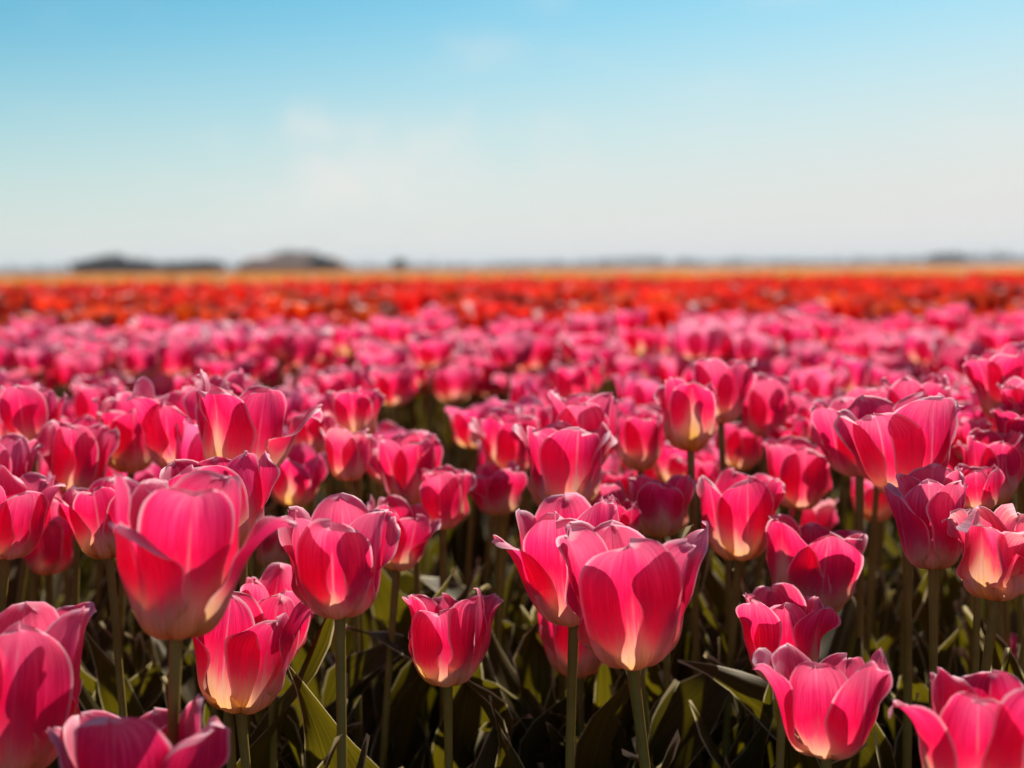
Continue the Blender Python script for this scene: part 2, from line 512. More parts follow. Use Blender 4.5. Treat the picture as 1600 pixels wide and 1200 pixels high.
# TABLE BEGIN
HEROES = [
    {'pos': (-0.1953, 0.63, 0.3376), 'foot': (-0.0044, 0.032), 'seed': 1000, 'head': 180, 'open': 9, 'flare': 4, 'wave': 1.0, 'ext': [(90, 4, 16), (-90, 4, 10)], 'len': [], 'bowl': 0.87, 'lean': (0, -10), 'sx': 0.958, 'sz': 1.039, 'label': 'cropped pink tulip at the bottom edge below the big open tulip, tall round back petal'},
    {'pos': (0.2402, 0.64, 0.3336), 'foot': (0.0157, 0.0182), 'seed': 1007, 'head': 30, 'open': 10, 'flare': 6, 'wave': 1.0, 'ext': [(-90, 10, 25)], 'len': [], 'bowl': 0.847, 'lean': (3, -8), 'sx': 0.822, 'sz': 1.168, 'label': 'cropped pink tulip in the bottom right corner with a pointed petal sticking out left'},
    {'pos': (-0.2762, 0.68, 0.3474), 'foot': (0.0058, 0.0202), 'seed': 1014, 'head': 20, 'open': 3, 'flare': -2, 'wave': 1.0, 'ext': [(90, 0, 2)], 'len': [], 'bowl': 0.907, 'lean': (4, -6), 'sx': 1.032, 'sz': 1.466, 'label': 'tall deep pink tulip cut by the left edge, lowest there'},
    {'pos': (0.1776, 0.71, 0.3397), 'foot': (0.006, 0.0206), 'seed': 1021, 'head': 30, 'open': 8, 'flare': 6, 'wave': 1.0, 'ext': [(90, 6, 14), (-80, 4, 6)], 'len': [], 'bowl': 0.93, 'lean': (0, -5), 'sx': 0.731, 'sz': 1.038, 'label': 'pale-based open tulip lowest right of centre, with a pointed right petal'},
    {'pos': (-0.1744, 0.79, 0.3418), 'foot': (0.0079, 0.0105), 'seed': 1028, 'head': 40, 'open': 8, 'flare': 2, 'wave': 1.0, 'ext': [(80, 4, 20)], 'len': [], 'bowl': 0.863, 'lean': (5, -4), 'sx': 0.872, 'sz': 1.238, 'label': 'pink tulip with yellow base below and right of the biggest open tulip'},
    {'pos': (-0.169, 0.87, 0.3484), 'foot': (0.0325, -0.0077), 'seed': 1035, 'head': 20, 'open': 8, 'flare': 6, 'wave': 1.0, 'ext': [], 'len': [], 'bowl': 0.811, 'lean': (9, 0), 'sx': 0.717, 'sz': 1.018, 'label': 'half hidden pink tulip leaning right behind the yellow-based one'},
    {'pos': (-0.1783, 0.66, 0.4281), 'foot': (0.0012, -0.0025), 'seed': 1042, 'head': -32, 'open': 15, 'flare': 6, 'wave': 1.0, 'ext': [(90, 9, 22), (-92, 4, -6)], 'len': [(-32, 0.86), (28, 1.05)], 'bowl': 0.66, 'lean': (2, -2), 'sx': 0.994, 'sz': 1.402, 'label': 'biggest wide-open pink tulip with cream base and a long petal flared right'},
    {'pos': (-0.1858, 0.8, 0.4368), 'foot': (-0.0256, 0.0096), 'seed': 1049, 'head': 0, 'open': 7, 'flare': 2, 'wave': 1.0, 'ext': [], 'len': [], 'bowl': 0.844, 'lean': (-6.4, -2.2), 'sx': 0.964, 'sz': 1.067, 'label': 'pink tulip right behind the biggest open tulip, only its rounded petal tops showing'},
    {'pos': (-0.1029, 0.74, 0.416), 'foot': (0.0044, 0.0037), 'seed': 1056, 'head': 0, 'open': 4, 'flare': 4, 'wave': 1.0, 'ext': [(-90, -2, 0), (100, -2, 0)], 'len': [], 'bowl': 0.937, 'lean': (0, -3), 'sx': 0.797, 'sz': 1.132, 'label': 'deep red-pink goblet tulip right of the biggest open tulip'},
    {'pos': (-0.0911, 0.98, 0.3871), 'foot': (0.0253, 0.0044), 'seed': 1063, 'head': 30, 'open': 5, 'flare': 4, 'wave': 1.0, 'ext': [(95, 4, 16)], 'len': [], 'bowl': 0.938, 'lean': (8, 0), 'sx': 0.616, 'sz': 0.875, 'label': 'slim tulip behind the goblet tulip, its petal tips bent right'},
    {'pos': (-0.0453, 0.84, 0.3409), 'foot': (-0.0007, 0.0079), 'seed': 1070, 'head': 0, 'open': 6, 'flare': 0, 'wave': 1.0, 'ext': [(100, 12, 22)], 'len': [], 'bowl': 0.944, 'lean': (-2, -5), 'sx': 0.746, 'sz': 1.059, 'label': 'small short-stemmed tulip standing alone at the middle, one petal flared right'},
    {'pos': (0.0698, 0.745, 0.3826), 'foot': (-0.0107, 0.0082), 'seed': 1077, 'head': 0, 'open': 6, 'flare': 4, 'wave': 1.0, 'ext': [(95, 4, 42), (-100, 5, 8)], 'len': [], 'bowl': 0.9, 'lean': (-2, -3), 'sx': 1.032, 'sz': 1.466, 'label': 'large tulip of the front middle pair, in front, with a lip-like petal folded out right'},
    {'pos': (0.0394, 0.83, 0.3848), 'foot': (-0.0158, 0.0083), 'seed': 1084, 'head': -8, 'open': 9, 'flare': 0, 'wave': 1.0, 'ext': [(-85, 16, 20)], 'len': [], 'bowl': 0.82, 'lean': (-4, -3), 'sx': 0.966, 'sz': 1.372, 'label': 'large tulip of the front middle pair, behind, with a pointed petal stretched left'},
    {'pos': (0.0498, 0.97, 0.3036), 'foot': (-0.0102, 0.0106), 'seed': 1091, 'head': 10, 'open': 5, 'flare': 0, 'wave': 1.0, 'ext': [], 'len': [], 'bowl': 0.813, 'lean': (-4, -4), 'sx': 0.784, 'sz': 1.041, 'label': 'low tulip under the front middle pair, behind its two stems'},
    {'pos': (0.1156, 1.0, 0.4065), 'foot': (-0.0064, 0.0199), 'seed': 1098, 'head': 0, 'open': 7, 'flare': 6, 'wave': 1.0, 'ext': [(90, 8, 20)], 'len': [], 'bowl': 0.963, 'lean': (0, -6), 'sx': 0.656, 'sz': 0.846, 'label': 'frilled tulip peeking above the front middle pair, right petal curled out'},
    {'pos': (0.0836, 0.96, 0.4106), 'foot': (-0.0174, 0.0064), 'seed': 1105, 'head': 30, 'open': 8, 'flare': 4, 'wave': 1.0, 'ext': [], 'len': [], 'bowl': 0.903, 'lean': (-6, 0), 'sx': 0.39, 'sz': 0.554, 'label': 'tulip hidden between the front middle pair and the frilled tulip'},
    {'pos': (0.179, 0.83, 0.3434), 'foot': (-0.0072, 0.0097), 'seed': 1112, 'head': 60, 'open': 6, 'flare': 0, 'wave': 1.0, 'ext': [(95, 6, 8)], 'len': [], 'bowl': 0.946, 'lean': (0, -5), 'sx': 0.732, 'sz': 1.039, 'label': 'open tulip left above the lowest right one, partly covered by it'},
    {'pos': (0.2198, 0.92, 0.364), 'foot': (0.0016, 0.0128), 'seed': 1119, 'head': 0, 'open': 7, 'flare': 3, 'wave': 1.0, 'ext': [(90, 8, 8)], 'len': [], 'bowl': 0.841, 'lean': (2, -5), 'sx': 1.016, 'sz': 1.149, 'label': 'tulip at mid right with a bright triangular petal tip pointing up right'},
    {'pos': (0.1736, 0.97, 0.3941), 'foot': (0.0003, 0.0202), 'seed': 1126, 'head': 0, 'open': 6, 'flare': 2, 'wave': 1.0, 'ext': [(90, 6, 8)], 'len': [], 'bowl': 0.897, 'lean': (0, -5), 'sx': 0.821, 'sz': 1.166, 'label': 'red-pink cup tulip right of the front middle pair on a straight stem'},
    {'pos': (0.2465, 1.09, 0.4104), 'foot': (0.0136, 0.011), 'seed': 1133, 'head': 0, 'open': 5, 'flare': 6, 'wave': 1.0, 'ext': [], 'len': [], 'bowl': 0.98, 'lean': (2, -3), 'sx': 0.763, 'sz': 1.068, 'label': 'upright tulip above the cup tulip with light top and yellow base'},
    {'pos': (0.2798, 0.9, 0.4549), 'foot': (0.0059, 0.0092), 'seed': 1140, 'head': -45, 'open': 12, 'flare': 4, 'wave': 1.0, 'ext': [(-95, 8, 10)], 'len': [(-45, 0.86)], 'bowl': 0.82, 'lean': (0, -3), 'sx': 0.988, 'sz': 1.228, 'label': 'broad bright tulip at upper right with a big round fan petal'},
    {'pos': (0.2766, 1.01, 0.4525), 'foot': (-0.0219, 0.0003), 'seed': 1147, 'head': 0, 'open': 6, 'flare': 2, 'wave': 1.0, 'ext': [], 'len': [], 'bowl': 0.957, 'lean': (-6, 0), 'sx': 0.746, 'sz': 1.059, 'label': 'tulip tucked left behind the broad bright one, on the left of two stems'},
    {'pos': (0.3343, 1.05, 0.469), 'foot': (0.0042, 0.0069), 'seed': 1154, 'head': 20, 'open': 6, 'flare': -6, 'wave': 1.0, 'ext': [], 'len': [], 'bowl': 0.863, 'lean': (1.7, -0.7), 'sx': 0.707, 'sz': 0.991, 'label': 'closed tulip just behind the top of the broad bright one'},
    {'pos': (0.3245, 1.12, 0.4645), 'foot': (0.004, 0.0099), 'seed': 1161, 'head': 40, 'open': 4, 'flare': 0, 'wave': 1.0, 'ext': [], 'len': [], 'bowl': 0.975, 'lean': (0.1, -3.4), 'sx': 0.586, 'sz': 0.832, 'label': 'small dusky tulip whose petal tips show behind the broad bright one'},
    {'pos': (0.2768, 0.83, 0.4198), 'foot': (-0.0005, 0.007), 'seed': 1168, 'head': 40, 'open': 3, 'flare': 2, 'wave': 1.0, 'ext': [], 'len': [], 'bowl': 0.792, 'lean': (-2, -4), 'sx': 0.728, 'sz': 1.034, 'label': 'upright deep pink tulip below the broad bright one, near the right edge'},
    {'pos': (0.2997, 0.78, 0.4117), 'foot': (0.0023, 0.0059), 'seed': 1175, 'head': 10, 'open': 3, 'flare': 8, 'wave': 3.0, 'ext': [], 'len': [], 'bowl': 0.966, 'lean': (0, -3), 'sx': 0.656, 'sz': 0.931, 'label': 'crumpled pale peach-pink tulip by the right edge', 'tint': (1.0, 2.6, 1.2)},
    {'pos': (0.3679, 0.97, 0.4351), 'foot': (-0.0078, 0.0196), 'seed': 1182, 'head': 0, 'open': 6, 'flare': 2, 'wave': 1.0, 'ext': [], 'len': [], 'bowl': 0.884, 'lean': (-1.4, -4.7), 'sx': 0.637, 'sz': 0.904, 'label': 'tulip with a ribbed round petal behind the crumpled peach one'},
    {'pos': (0.3324, 0.9, 0.444), 'foot': (-0.0103, 0.0084), 'seed': 1189, 'head': 30, 'open': 6, 'flare': 2, 'wave': 1.0, 'ext': [], 'len': [], 'bowl': 0.87, 'lean': (-5.1, -4.0), 'sx': 0.44, 'sz': 0.535, 'label': 'small tulip squeezed between the crumpled peach one and the ribbed one'},
    {'pos': (0.4271, 1.1, 0.4861), 'foot': (-0.0225, 0.0063), 'seed': 1196, 'head': 0, 'open': 5, 'flare': 4, 'wave': 1.0, 'ext': [(-90, 4, 10)], 'len': [], 'bowl': 0.829, 'lean': (-5.9, -2.7), 'sx': 0.741, 'sz': 1.004, 'label': 'highest tulip at the right edge, standing above all others'},
    {'pos': (0.4074, 1.02, 0.4934), 'foot': (-0.029, -0.0096), 'seed': 1203, 'head': 20, 'open': 6, 'flare': 6, 'wave': 2.0, 'ext': [], 'len': [], 'bowl': 0.895, 'lean': (-6.9, 5.4), 'sx': 0.391, 'sz': 0.556, 'label': 'tulip cut by the right edge just under the highest one'},
    {'pos': (0.3996, 1.0, 0.468), 'foot': (-0.016, -0.0104), 'seed': 1210, 'head': 0, 'open': 6, 'flare': 4, 'wave': 1.0, 'ext': [], 'len': [], 'bowl': 0.879, 'lean': (-4.9, 2.8), 'sx': 0.501, 'sz': 0.699, 'label': 'tulip cut by the right edge above the crumpled peach one'},
    {'pos': (0.3958, 1.1, 0.4497), 'foot': (-0.0089, 0.0189), 'seed': 1217, 'head': 0, 'open': 7, 'flare': 10, 'wave': 2.0, 'ext': [], 'len': [], 'bowl': 0.969, 'lean': (-4.0, -6.6), 'sx': 0.452, 'sz': 0.641, 'label': 'small frilly tulip between the broad bright one and the right edge'},
    {'pos': (0.4419, 1.1, 0.2401), 'foot': (0.0099, 0.001), 'seed': 1224, 'head': 0, 'open': 6, 'flare': 4, 'wave': 1.0, 'ext': [], 'len': [], 'bowl': 0.964, 'lean': (0.9, -0.6), 'sx': 0.581, 'sz': 0.825, 'label': 'low shaded tulip behind the stem at the right edge'},
    {'pos': (0.1486, 1.06, 0.4667), 'foot': (-0.0018, 0.011), 'seed': 1231, 'head': 0, 'open': 1, 'flare': -6, 'wave': 1.0, 'ext': [], 'len': [], 'bowl': 0.889, 'lean': (0, -2), 'sx': 0.675, 'sz': 0.959, 'label': 'neat egg-shaped tulip on a clear dark stem, right of the broad centre one'},
    {'pos': (0.1866, 1.14, 0.4793), 'foot': (0.0039, 0.0173), 'seed': 1238, 'head': 30, 'open': 5, 'flare': 4, 'wave': 1.0, 'ext': [(90, 8, 8)], 'len': [], 'bowl': 0.828, 'lean': (1.0, -4.8), 'sx': 0.689, 'sz': 0.978, 'label': 'tall tulip right behind the egg-shaped one, top above its neighbours'},
    {'pos': (0.2391, 1.2, 0.4594), 'foot': (-0.0081, -0.0105), 'seed': 1245, 'head': 0, 'open': 3, 'flare': -2, 'wave': 1.0, 'ext': [], 'len': [], 'bowl': 0.932, 'lean': (-2.1, 1.3), 'sx': 0.672, 'sz': 0.954, 'label': 'rounded tulip right of the tall one behind the egg-shaped tulip'},
    {'pos': (0.2233, 1.25, 0.4192), 'foot': (0.0089, 0.0084), 'seed': 1252, 'head': 0, 'open': 3, 'flare': 0, 'wave': 1.0, 'ext': [], 'len': [], 'bowl': 0.868, 'lean': (4.1, -6.0), 'sx': 0.628, 'sz': 0.736, 'label': 'low tulip with pale yellow base below the tall and the rounded ones'},
    {'pos': (0.1804, 1.2, 0.4056), 'foot': (-0.0177, -0.004), 'seed': 1259, 'head': 20, 'open': 4, 'flare': 2, 'wave': 1.0, 'ext': [], 'len': [], 'bowl': 0.94, 'lean': (-5.0, 4.3), 'sx': 0.446, 'sz': 0.634, 'label': 'low tulip behind the stem of the egg-shaped one'},
    {'pos': (0.2594, 1.18, 0.4395), 'foot': (-0.0203, -0.0038), 'seed': 1266, 'head': 30, 'open': 5, 'flare': 12, 'wave': 2.2, 'ext': [], 'len': [], 'bowl': 0.804, 'lean': (-4.5, 2.1), 'sx': 0.509, 'sz': 0.634, 'label': 'frilled pale-tipped tulip peeking over the upright yellow-based one'},
    {'pos': (0.2946, 1.25, 0.4473), 'foot': (-0.0012, 0.0002), 'seed': 1273, 'head': 0, 'open': 5, 'flare': 2, 'wave': 1.0, 'ext': [], 'len': [], 'bowl': 0.908, 'lean': (-2.1, -2.5), 'sx': 0.556, 'sz': 0.79, 'label': 'small tulip left behind the broad bright pair'},
    {'pos': (0.115, 1.14, 0.4374), 'foot': (0.0044, 0.0089), 'seed': 1280, 'head': 0, 'open': 5, 'flare': 4, 'wave': 1.0, 'ext': [], 'len': [], 'bowl': 0.836, 'lean': (-1.1, -3.1), 'sx': 0.605, 'sz': 0.858, 'label': 'tulip with yellow base left of the egg-shaped one'},
    {'pos': (0.0557, 1.04, 0.4524), 'foot': (0.014, 0.0022), 'seed': 1287, 'head': 0, 'open': 5, 'flare': 2, 'wave': 1.0, 'ext': [], 'len': [], 'bowl': 0.833, 'lean': (3, 0), 'sx': 0.779, 'sz': 1.08, 'label': 'tulip with a ribbed fan petal standing behind the centre tulip'},
    {'pos': (0.0393, 0.98, 0.4296), 'foot': (0.0001, 0.0154), 'seed': 1294, 'head': 10, 'open': 8, 'flare': 3, 'wave': 1.0, 'ext': [(80, 4, 8)], 'len': [], 'bowl': 0.793, 'lean': (2, -3), 'sx': 0.904, 'sz': 1.195, 'label': 'broad centre tulip above the front middle pair with a folded front petal'},
    {'pos': (-0.0037, 1.14, 0.431), 'foot': (-0.0021, 0.0071), 'seed': 1301, 'head': 20, 'open': 6, 'flare': 2, 'wave': 1.0, 'ext': [(-90, 4, 8)], 'len': [], 'bowl': 0.795, 'lean': (1.8, -0.3), 'sx': 0.737, 'sz': 1.046, 'label': 'tulip left of the broad centre one on a long bare stem'},
    {'pos': (0.0284, 1.22, 0.4478), 'foot': (-0.0207, 0.0072), 'seed': 1308, 'head': 0, 'open': 5, 'flare': 0, 'wave': 1.0, 'ext': [], 'len': [], 'bowl': 0.843, 'lean': (-5.6, -4.3), 'sx': 0.484, 'sz': 0.687, 'label': 'tulip half hidden behind the long-stemmed one and the broad centre one'},
    {'pos': (-0.0115, 1.1, 0.4065), 'foot': (-0.0158, -0.0098), 'seed': 1315, 'head': 30, 'open': 8, 'flare': 6, 'wave': 1.0, 'ext': [(-90, 12, 8)], 'len': [], 'bowl': 0.854, 'lean': (-5.0, 2.1), 'sx': 0.627, 'sz': 0.724, 'label': 'low tulip behind the long bare stem, one petal pointing left'},
    {'pos': (-0.0584, 1.04, 0.4064), 'foot': (0.0094, 0.0013), 'seed': 1322, 'head': 0, 'open': 4, 'flare': 2, 'wave': 1.0, 'ext': [], 'len': [], 'bowl': 0.899, 'lean': (2.1, -3.3), 'sx': 0.587, 'sz': 0.834, 'label': 'small tulip with golden base left of the long-stemmed one'},
    {'pos': (-0.0851, 1.08, 0.4174), 'foot': (-0.0124, -0.0146), 'seed': 1329, 'head': 20, 'open': 4, 'flare': 0, 'wave': 1.0, 'ext': [], 'len': [], 'bowl': 0.833, 'lean': (-5.6, 2.7), 'sx': 0.732, 'sz': 1.039, 'label': 'tulip with overlapping rounded petals above the slim bent one'},
    {'pos': (-0.1342, 1.04, 0.4471), 'foot': (0.0043, 0.0174), 'seed': 1336, 'head': 40, 'open': 4, 'flare': 4, 'wave': 1.0, 'ext': [], 'len': [], 'bowl': 0.835, 'lean': (-0.4, -6.3), 'sx': 0.523, 'sz': 0.743, 'label': 'pale-streaked tulip left of the one with overlapping rounded petals', 'tint': (1, 2.0, 1.2)},
    {'pos': (-0.1381, 1.14, 0.4667), 'foot': (-0.0188, 0.0117), 'seed': 1343, 'head': 0, 'open': 6, 'flare': 4, 'wave': 1.0, 'ext': [(90, 6, 4)], 'len': [], 'bowl': 0.823, 'lean': (-5.6, -5.3), 'sx': 0.614, 'sz': 0.781, 'label': 'tulip behind the pale-streaked one at the back of the near bed'},
    {'pos': (-0.1893, 1.2, 0.4447), 'foot': (-0.0071, 0.0245), 'seed': 1350, 'head': 0, 'open': 5, 'flare': 2, 'wave': 1.0, 'ext': [], 'len': [], 'bowl': 0.866, 'lean': (-0.2, -6.5), 'sx': 0.599, 'sz': 0.719, 'label': 'yellow-based tulip between the petal-cluster tulip and the pale-streaked one'},
    {'pos': (-0.1982, 0.92, 0.4686), 'foot': (0.0203, 0.0026), 'seed': 1357, 'head': -20, 'open': 9, 'flare': 4, 'wave': 1.0, 'ext': [(95, 12, 20)], 'len': [], 'bowl': 0.85, 'lean': (4, -2), 'sx': 0.895, 'sz': 1.23, 'label': 'large tulip at upper left with a folded petal reaching right'},
    {'pos': (-0.2657, 1.02, 0.4587), 'foot': (-0.0129, 0.0009), 'seed': 1364, 'head': 0, 'open': 8, 'flare': 6, 'wave': 1.8, 'ext': [], 'len': [], 'bowl': 0.955, 'lean': (-2, -2), 'sx': 0.812, 'sz': 1.154, 'label': 'wide shaded tulip left of the large upper-left one'},
    {'pos': (-0.2475, 1.1, 0.4789), 'foot': (-0.0185, 0.0068), 'seed': 1371, 'head': 20, 'open': 5, 'flare': 6, 'wave': 1.6, 'ext': [], 'len': [], 'bowl': 0.867, 'lean': (-5.2, -2.9), 'sx': 0.608, 'sz': 0.863, 'label': 'white-rimmed tulip peeking above the large upper-left pair'},
    {'pos': (-0.3312, 1.1, 0.4473), 'foot': (0.0115, -0.0193), 'seed': 1378, 'head': 30, 'open': 6, 'flare': 4, 'wave': 1.0, 'ext': [(80, 4, 10)], 'len': [], 'bowl': 0.926, 'lean': (1.5, 5.3), 'sx': 0.764, 'sz': 1.084, 'label': 'tulip with pale folded petal left of the wide shaded one'},
    {'pos': (-0.3501, 1.02, 0.4413), 'foot': (0.0069, 0.0002), 'seed': 1385, 'head': 0, 'open': 6, 'flare': 2, 'wave': 1.0, 'ext': [], 'len': [], 'bowl': 0.826, 'lean': (3.2, -2.0), 'sx': 0.737, 'sz': 0.998, 'label': 'red tulip with a dark inside just above and right of the edge-cut pointed one'},
    {'pos': (-0.4, 1.06, 0.4746), 'foot': (0.0005, 0.0088), 'seed': 1392, 'head': 0, 'open': 7, 'flare': 4, 'wave': 1.0, 'ext': [], 'len': [], 'bowl': 0.877, 'lean': (-1.5, -5.3), 'sx': 0.679, 'sz': 0.847, 'label': 'rounded tulip farthest back at the left edge'},
    {'pos': (-0.3545, 0.88, 0.4217), 'foot': (0.0114, 0.0051), 'seed': 1399, 'head': 40, 'open': 6, 'flare': 4, 'wave': 1.0, 'ext': [(90, 12, 10)], 'len': [], 'bowl': 0.925, 'lean': (6, -2), 'sx': 0.694, 'sz': 0.986, 'label': 'tulip cut by the left edge with a long pointed petal rising right'},
    {'pos': (-0.3921, 1.06, 0.3672), 'foot': (0.0059, 0.0054), 'seed': 1406, 'head': 0, 'open': 3, 'flare': 0, 'wave': 1.0, 'ext': [], 'len': [], 'bowl': 0.923, 'lean': (1.6, -2.7), 'sx': 0.68, 'sz': 0.953, 'label': 'yellow-based low tulip right of the edge-cut pointed one'},
    {'pos': (-0.289, 0.9, 0.4165), 'foot': (-0.0176, 0.0144), 'seed': 1413, 'head': 60, 'open': 7, 'flare': 6, 'wave': 1.0, 'ext': [(-90, 4, 10)], 'len': [], 'bowl': 0.956, 'lean': (-5.0, -5.1), 'sx': 0.647, 'sz': 0.918, 'label': 'tulip half hidden by the left side of the biggest open one'},
    {'pos': (-0.2027, 1.05, 0.372), 'foot': (0.0121, 0.0077), 'seed': 1420, 'head': 20, 'open': 4, 'flare': 2, 'wave': 1.0, 'ext': [], 'len': [], 'bowl': 0.88, 'lean': (5.3, -5.8), 'sx': 0.42, 'sz': 0.596, 'label': 'orange-pink tulip glimpsed between the biggest open one and the goblet tulip', 'tint': (1, 2.6, 0.9)},
    {'pos': (0.2742, 1.16, 0.3658), 'foot': (0.0029, -0.0116), 'seed': 1427, 'head': 0, 'open': 4, 'flare': 2, 'wave': 1.0, 'ext': [], 'len': [], 'bowl': 0.802, 'lean': (2.7, 2.2), 'sx': 0.588, 'sz': 0.686, 'label': 'pale faded tulip behind the upright yellow-based one', 'tint': (1, 3.2, 1.6)},
    {'pos': (0.3445, 1.2, 0.3775), 'foot': (-0.0012, -0.0016), 'seed': 1434, 'head': 0, 'open': 4, 'flare': 2, 'wave': 1.0, 'ext': [], 'len': [], 'bowl': 0.783, 'lean': (-0.6, 2.8), 'sx': 0.689, 'sz': 0.729, 'label': 'light pink tulip low behind the two stems of the broad bright pair', 'tint': (1, 2.4, 1.4)},
    {'pos': (0.0943, 1.18, 0.3924), 'foot': (0.0046, 0.0073), 'seed': 1441, 'head': 0, 'open': 2, 'flare': -2, 'wave': 1.0, 'ext': [], 'len': [], 'bowl': 0.801, 'lean': (2.7, -5.6), 'sx': 0.475, 'sz': 0.647, 'label': 'dark shaded tulip under the broad centre one'},
    {'pos': (0.3792, 1.12, 0.4246), 'foot': (0.0121, 0.0055), 'seed': 1448, 'head': 0, 'open': 6, 'flare': 2, 'wave': 1.0, 'ext': [], 'len': [], 'bowl': 0.865, 'lean': (4.9, -0.2), 'sx': 0.646, 'sz': 0.917, 'label': 'tulip behind the right shoulder of the broad bright one'},
]
# TABLE END


# ------------------------------------------------------------------ stems and leaves
def tube(pts, rad, n=10):
    pts = np.asarray(pts, float)
    m = len(pts)
    T = np.gradient(pts, axis=0)
    T /= np.linalg.norm(T, axis=1)[:, None]
    a = np.cross(T, np.array([0.0, 1.0, 0.0]))
    a /= np.linalg.norm(a, axis=1)[:, None]
    b = np.cross(T, a)
    ang = np.linspace(0, 2 * np.pi, n, endpoint=False)
    V = pts[:, None, :] + np.asarray(rad)[:, None, None] * (np.cos(ang)[None, :, None] * a[:, None, :] + np.sin(ang)[None, :, None] * b[:, None, :])
    V = V.reshape(-1, 3)
    i, j = np.meshgrid(np.arange(m - 1), np.arange(n), indexing='ij')
    j2 = (j + 1) % n
    F = np.stack([(i * n + j), (i * n + j2), ((i + 1) * n + j2), ((i + 1) * n + j)], axis=-1).reshape(-1, 4)
    return V, F


def stem_mesh(rs, h, top, rad, n=10, m=9):
    """from the ground under the thing's origin to the flower base at (top x, top y, h)"""
    t = np.linspace(0, 1, m)
    bx, by = rs.uniform(-1, 1, 2) * 0.015
    P = np.stack([top[0] * t ** 1.6 + bx * np.sin(np.pi * t), top[1] * t ** 1.6 + by * np.sin(np.pi * t), -0.01 + (h + 0.0105) * t], axis=-1)
    rr = rad * (1.12 - 0.18 * t)
    rr[-1] *= 1.22
    V, F = tube(P, rr, n)
    return mesh_from('stem', V, F, STEM)


def leaf_geo(rs, L, Wd, a0, a1, tw, wave, nu=20, nv=9):
    """broad lance-shaped leaf that rises from the origin, bends over towards +X, twists and waves"""
    u = np.linspace(0, 1, nu)
    uf = np.linspace(0, 1, 200)
    th = np.radians(a0 + (a1 - a0) * uf ** 1.8)
    x = np.concatenate([[0], np.cumsum(np.sin(th[1:]) * L / 199)])
    z = np.concatenate([[0], np.cumsum(np.cos(th[1:]) * L / 199)])
    x, z, th = np.interp(u, uf, x), np.interp(u, uf, z), np.interp(u, uf, th)
    w = Wd * np.clip(0.30 + 1.1 * np.sin(np.pi * np.clip(u, 0, 1) ** 0.80) ** 0.9, 0, 1.2) / 1.25
    w *= np.clip((1 - u) / 0.30, 0, 1) ** 0.75
    w = np.maximum(w, 0.0003)
    v = np.linspace(-1, 1, nv)
    U, V = np.meshgrid(u, v, indexing='ij')
    Wm, Th = w[:, None], th[:, None]
    fold = np.radians(rs.uniform(18, 42)) * (1 - 0.6 * U)
    tg = V * Wm * np.cos(fold)
    nn = np.abs(V) * Wm * np.sin(fold)
    p1, p2 = rs.uniform(0, 6.28, 2)
    f = rs.uniform(1.6, 3.6)
    nn = nn + wave * np.abs(V) ** 1.6 * np.sin(6.28 * f * U + np.where(V > 0, p1, p2)) * smooth(0.1, 0.35, U) * (1 - 0.5 * smooth(0.85, 1, U))
    nn = nn - 0.0009 * np.exp(-(V / 0.14) ** 2)
    ta = tw * U ** 1.5
    t2 = tg * np.cos(ta) - nn * np.sin(ta)
    n2 = tg * np.sin(ta) + nn * np.cos(ta)
    sway = rs.uniform(-1, 1) * 0.05 * U ** 2 * L * 4
    X = x[:, None] - n2 * np.cos(Th)
    Z = z[:, None] + n2 * np.sin(Th)
    Y = t2 + sway
    P = np.stack([X, Y, Z], axis=-1).reshape(-1, 3)
    uvs = np.stack([V * 0.5 + 0.5, U], axis=-1).reshape(-1, 2)
    edge = np.minimum(Wm * (1 - np.abs(V)), (1 - U) * L) * 1000.0
    return P, uvs, edge.ravel()


def scatter_grid(r, y0, y1, sp):
    out = []
    y = y0
    while y < y1:
        x = -0.8
        while x < 0.8:
            out.append((x + r.uniform(-.4, .4) * sp, y + r.uniform(-.4, .4) * sp))
            x += sp
        y += sp
    return out


LF = grid_faces(20, 9)[:, ::-1]
LEAVES = []
lrs = np.random.RandomState(11)
for k in range(26):
    g = leaf_geo(lrs, lrs.uniform(0.23, 0.37), lrs.uniform(0.016, 0.031), lrs.uniform(3, 14), lrs.uniform(18, 100) if k % 3 else lrs.uniform(8, 30),
                 lrs.uniform(-2.4, 2.4), lrs.uniform(0.005, 0.013))
    LEAVES.append(mesh_from('leaf', g[0], LF, LEAF, g[1], g[2]))
LFs = grid_faces(9, 5)[:, ::-1]
LEAVES_SMALL = []
for k in range(10):
    g = leaf_geo(lrs, lrs.uniform(0.22, 0.32), lrs.uniform(0.016, 0.026), lrs.uniform(3, 14), lrs.uniform(15, 80), lrs.uniform(-1.4, 1.4), 0.004, 9, 5)
    LEAVES_SMALL.append(mesh_from('leaf', g[0], LFs, LEAF, g[1], g[2]))


def add_leaves(root, rng, n, meshes, zmax=0.07, scale=(0.85, 1.12)):
    a0 = rng.uniform(0, 6.28)
    for i in range(n):
        o = link('leaf', rng.choice(meshes), root)
        y = root.location.y
        near = 0.80 if y < 0.72 else (0.92 if y < 0.86 else (1.15 if y < 1.2 else 1.0))
        z = zmax * i / max(1, n)
        a = a0 + i * 2.4 + rng.uniform(-0.5, 0.5)
        o.location = (0.004 * math.cos(a), 0.004 * math.sin(a), z)
        s = rng.uniform(*scale) * (1 - 0.08 * i) * near
        o.scale = (s, s, s)
        o.rotation_euler = (0, 0, a)


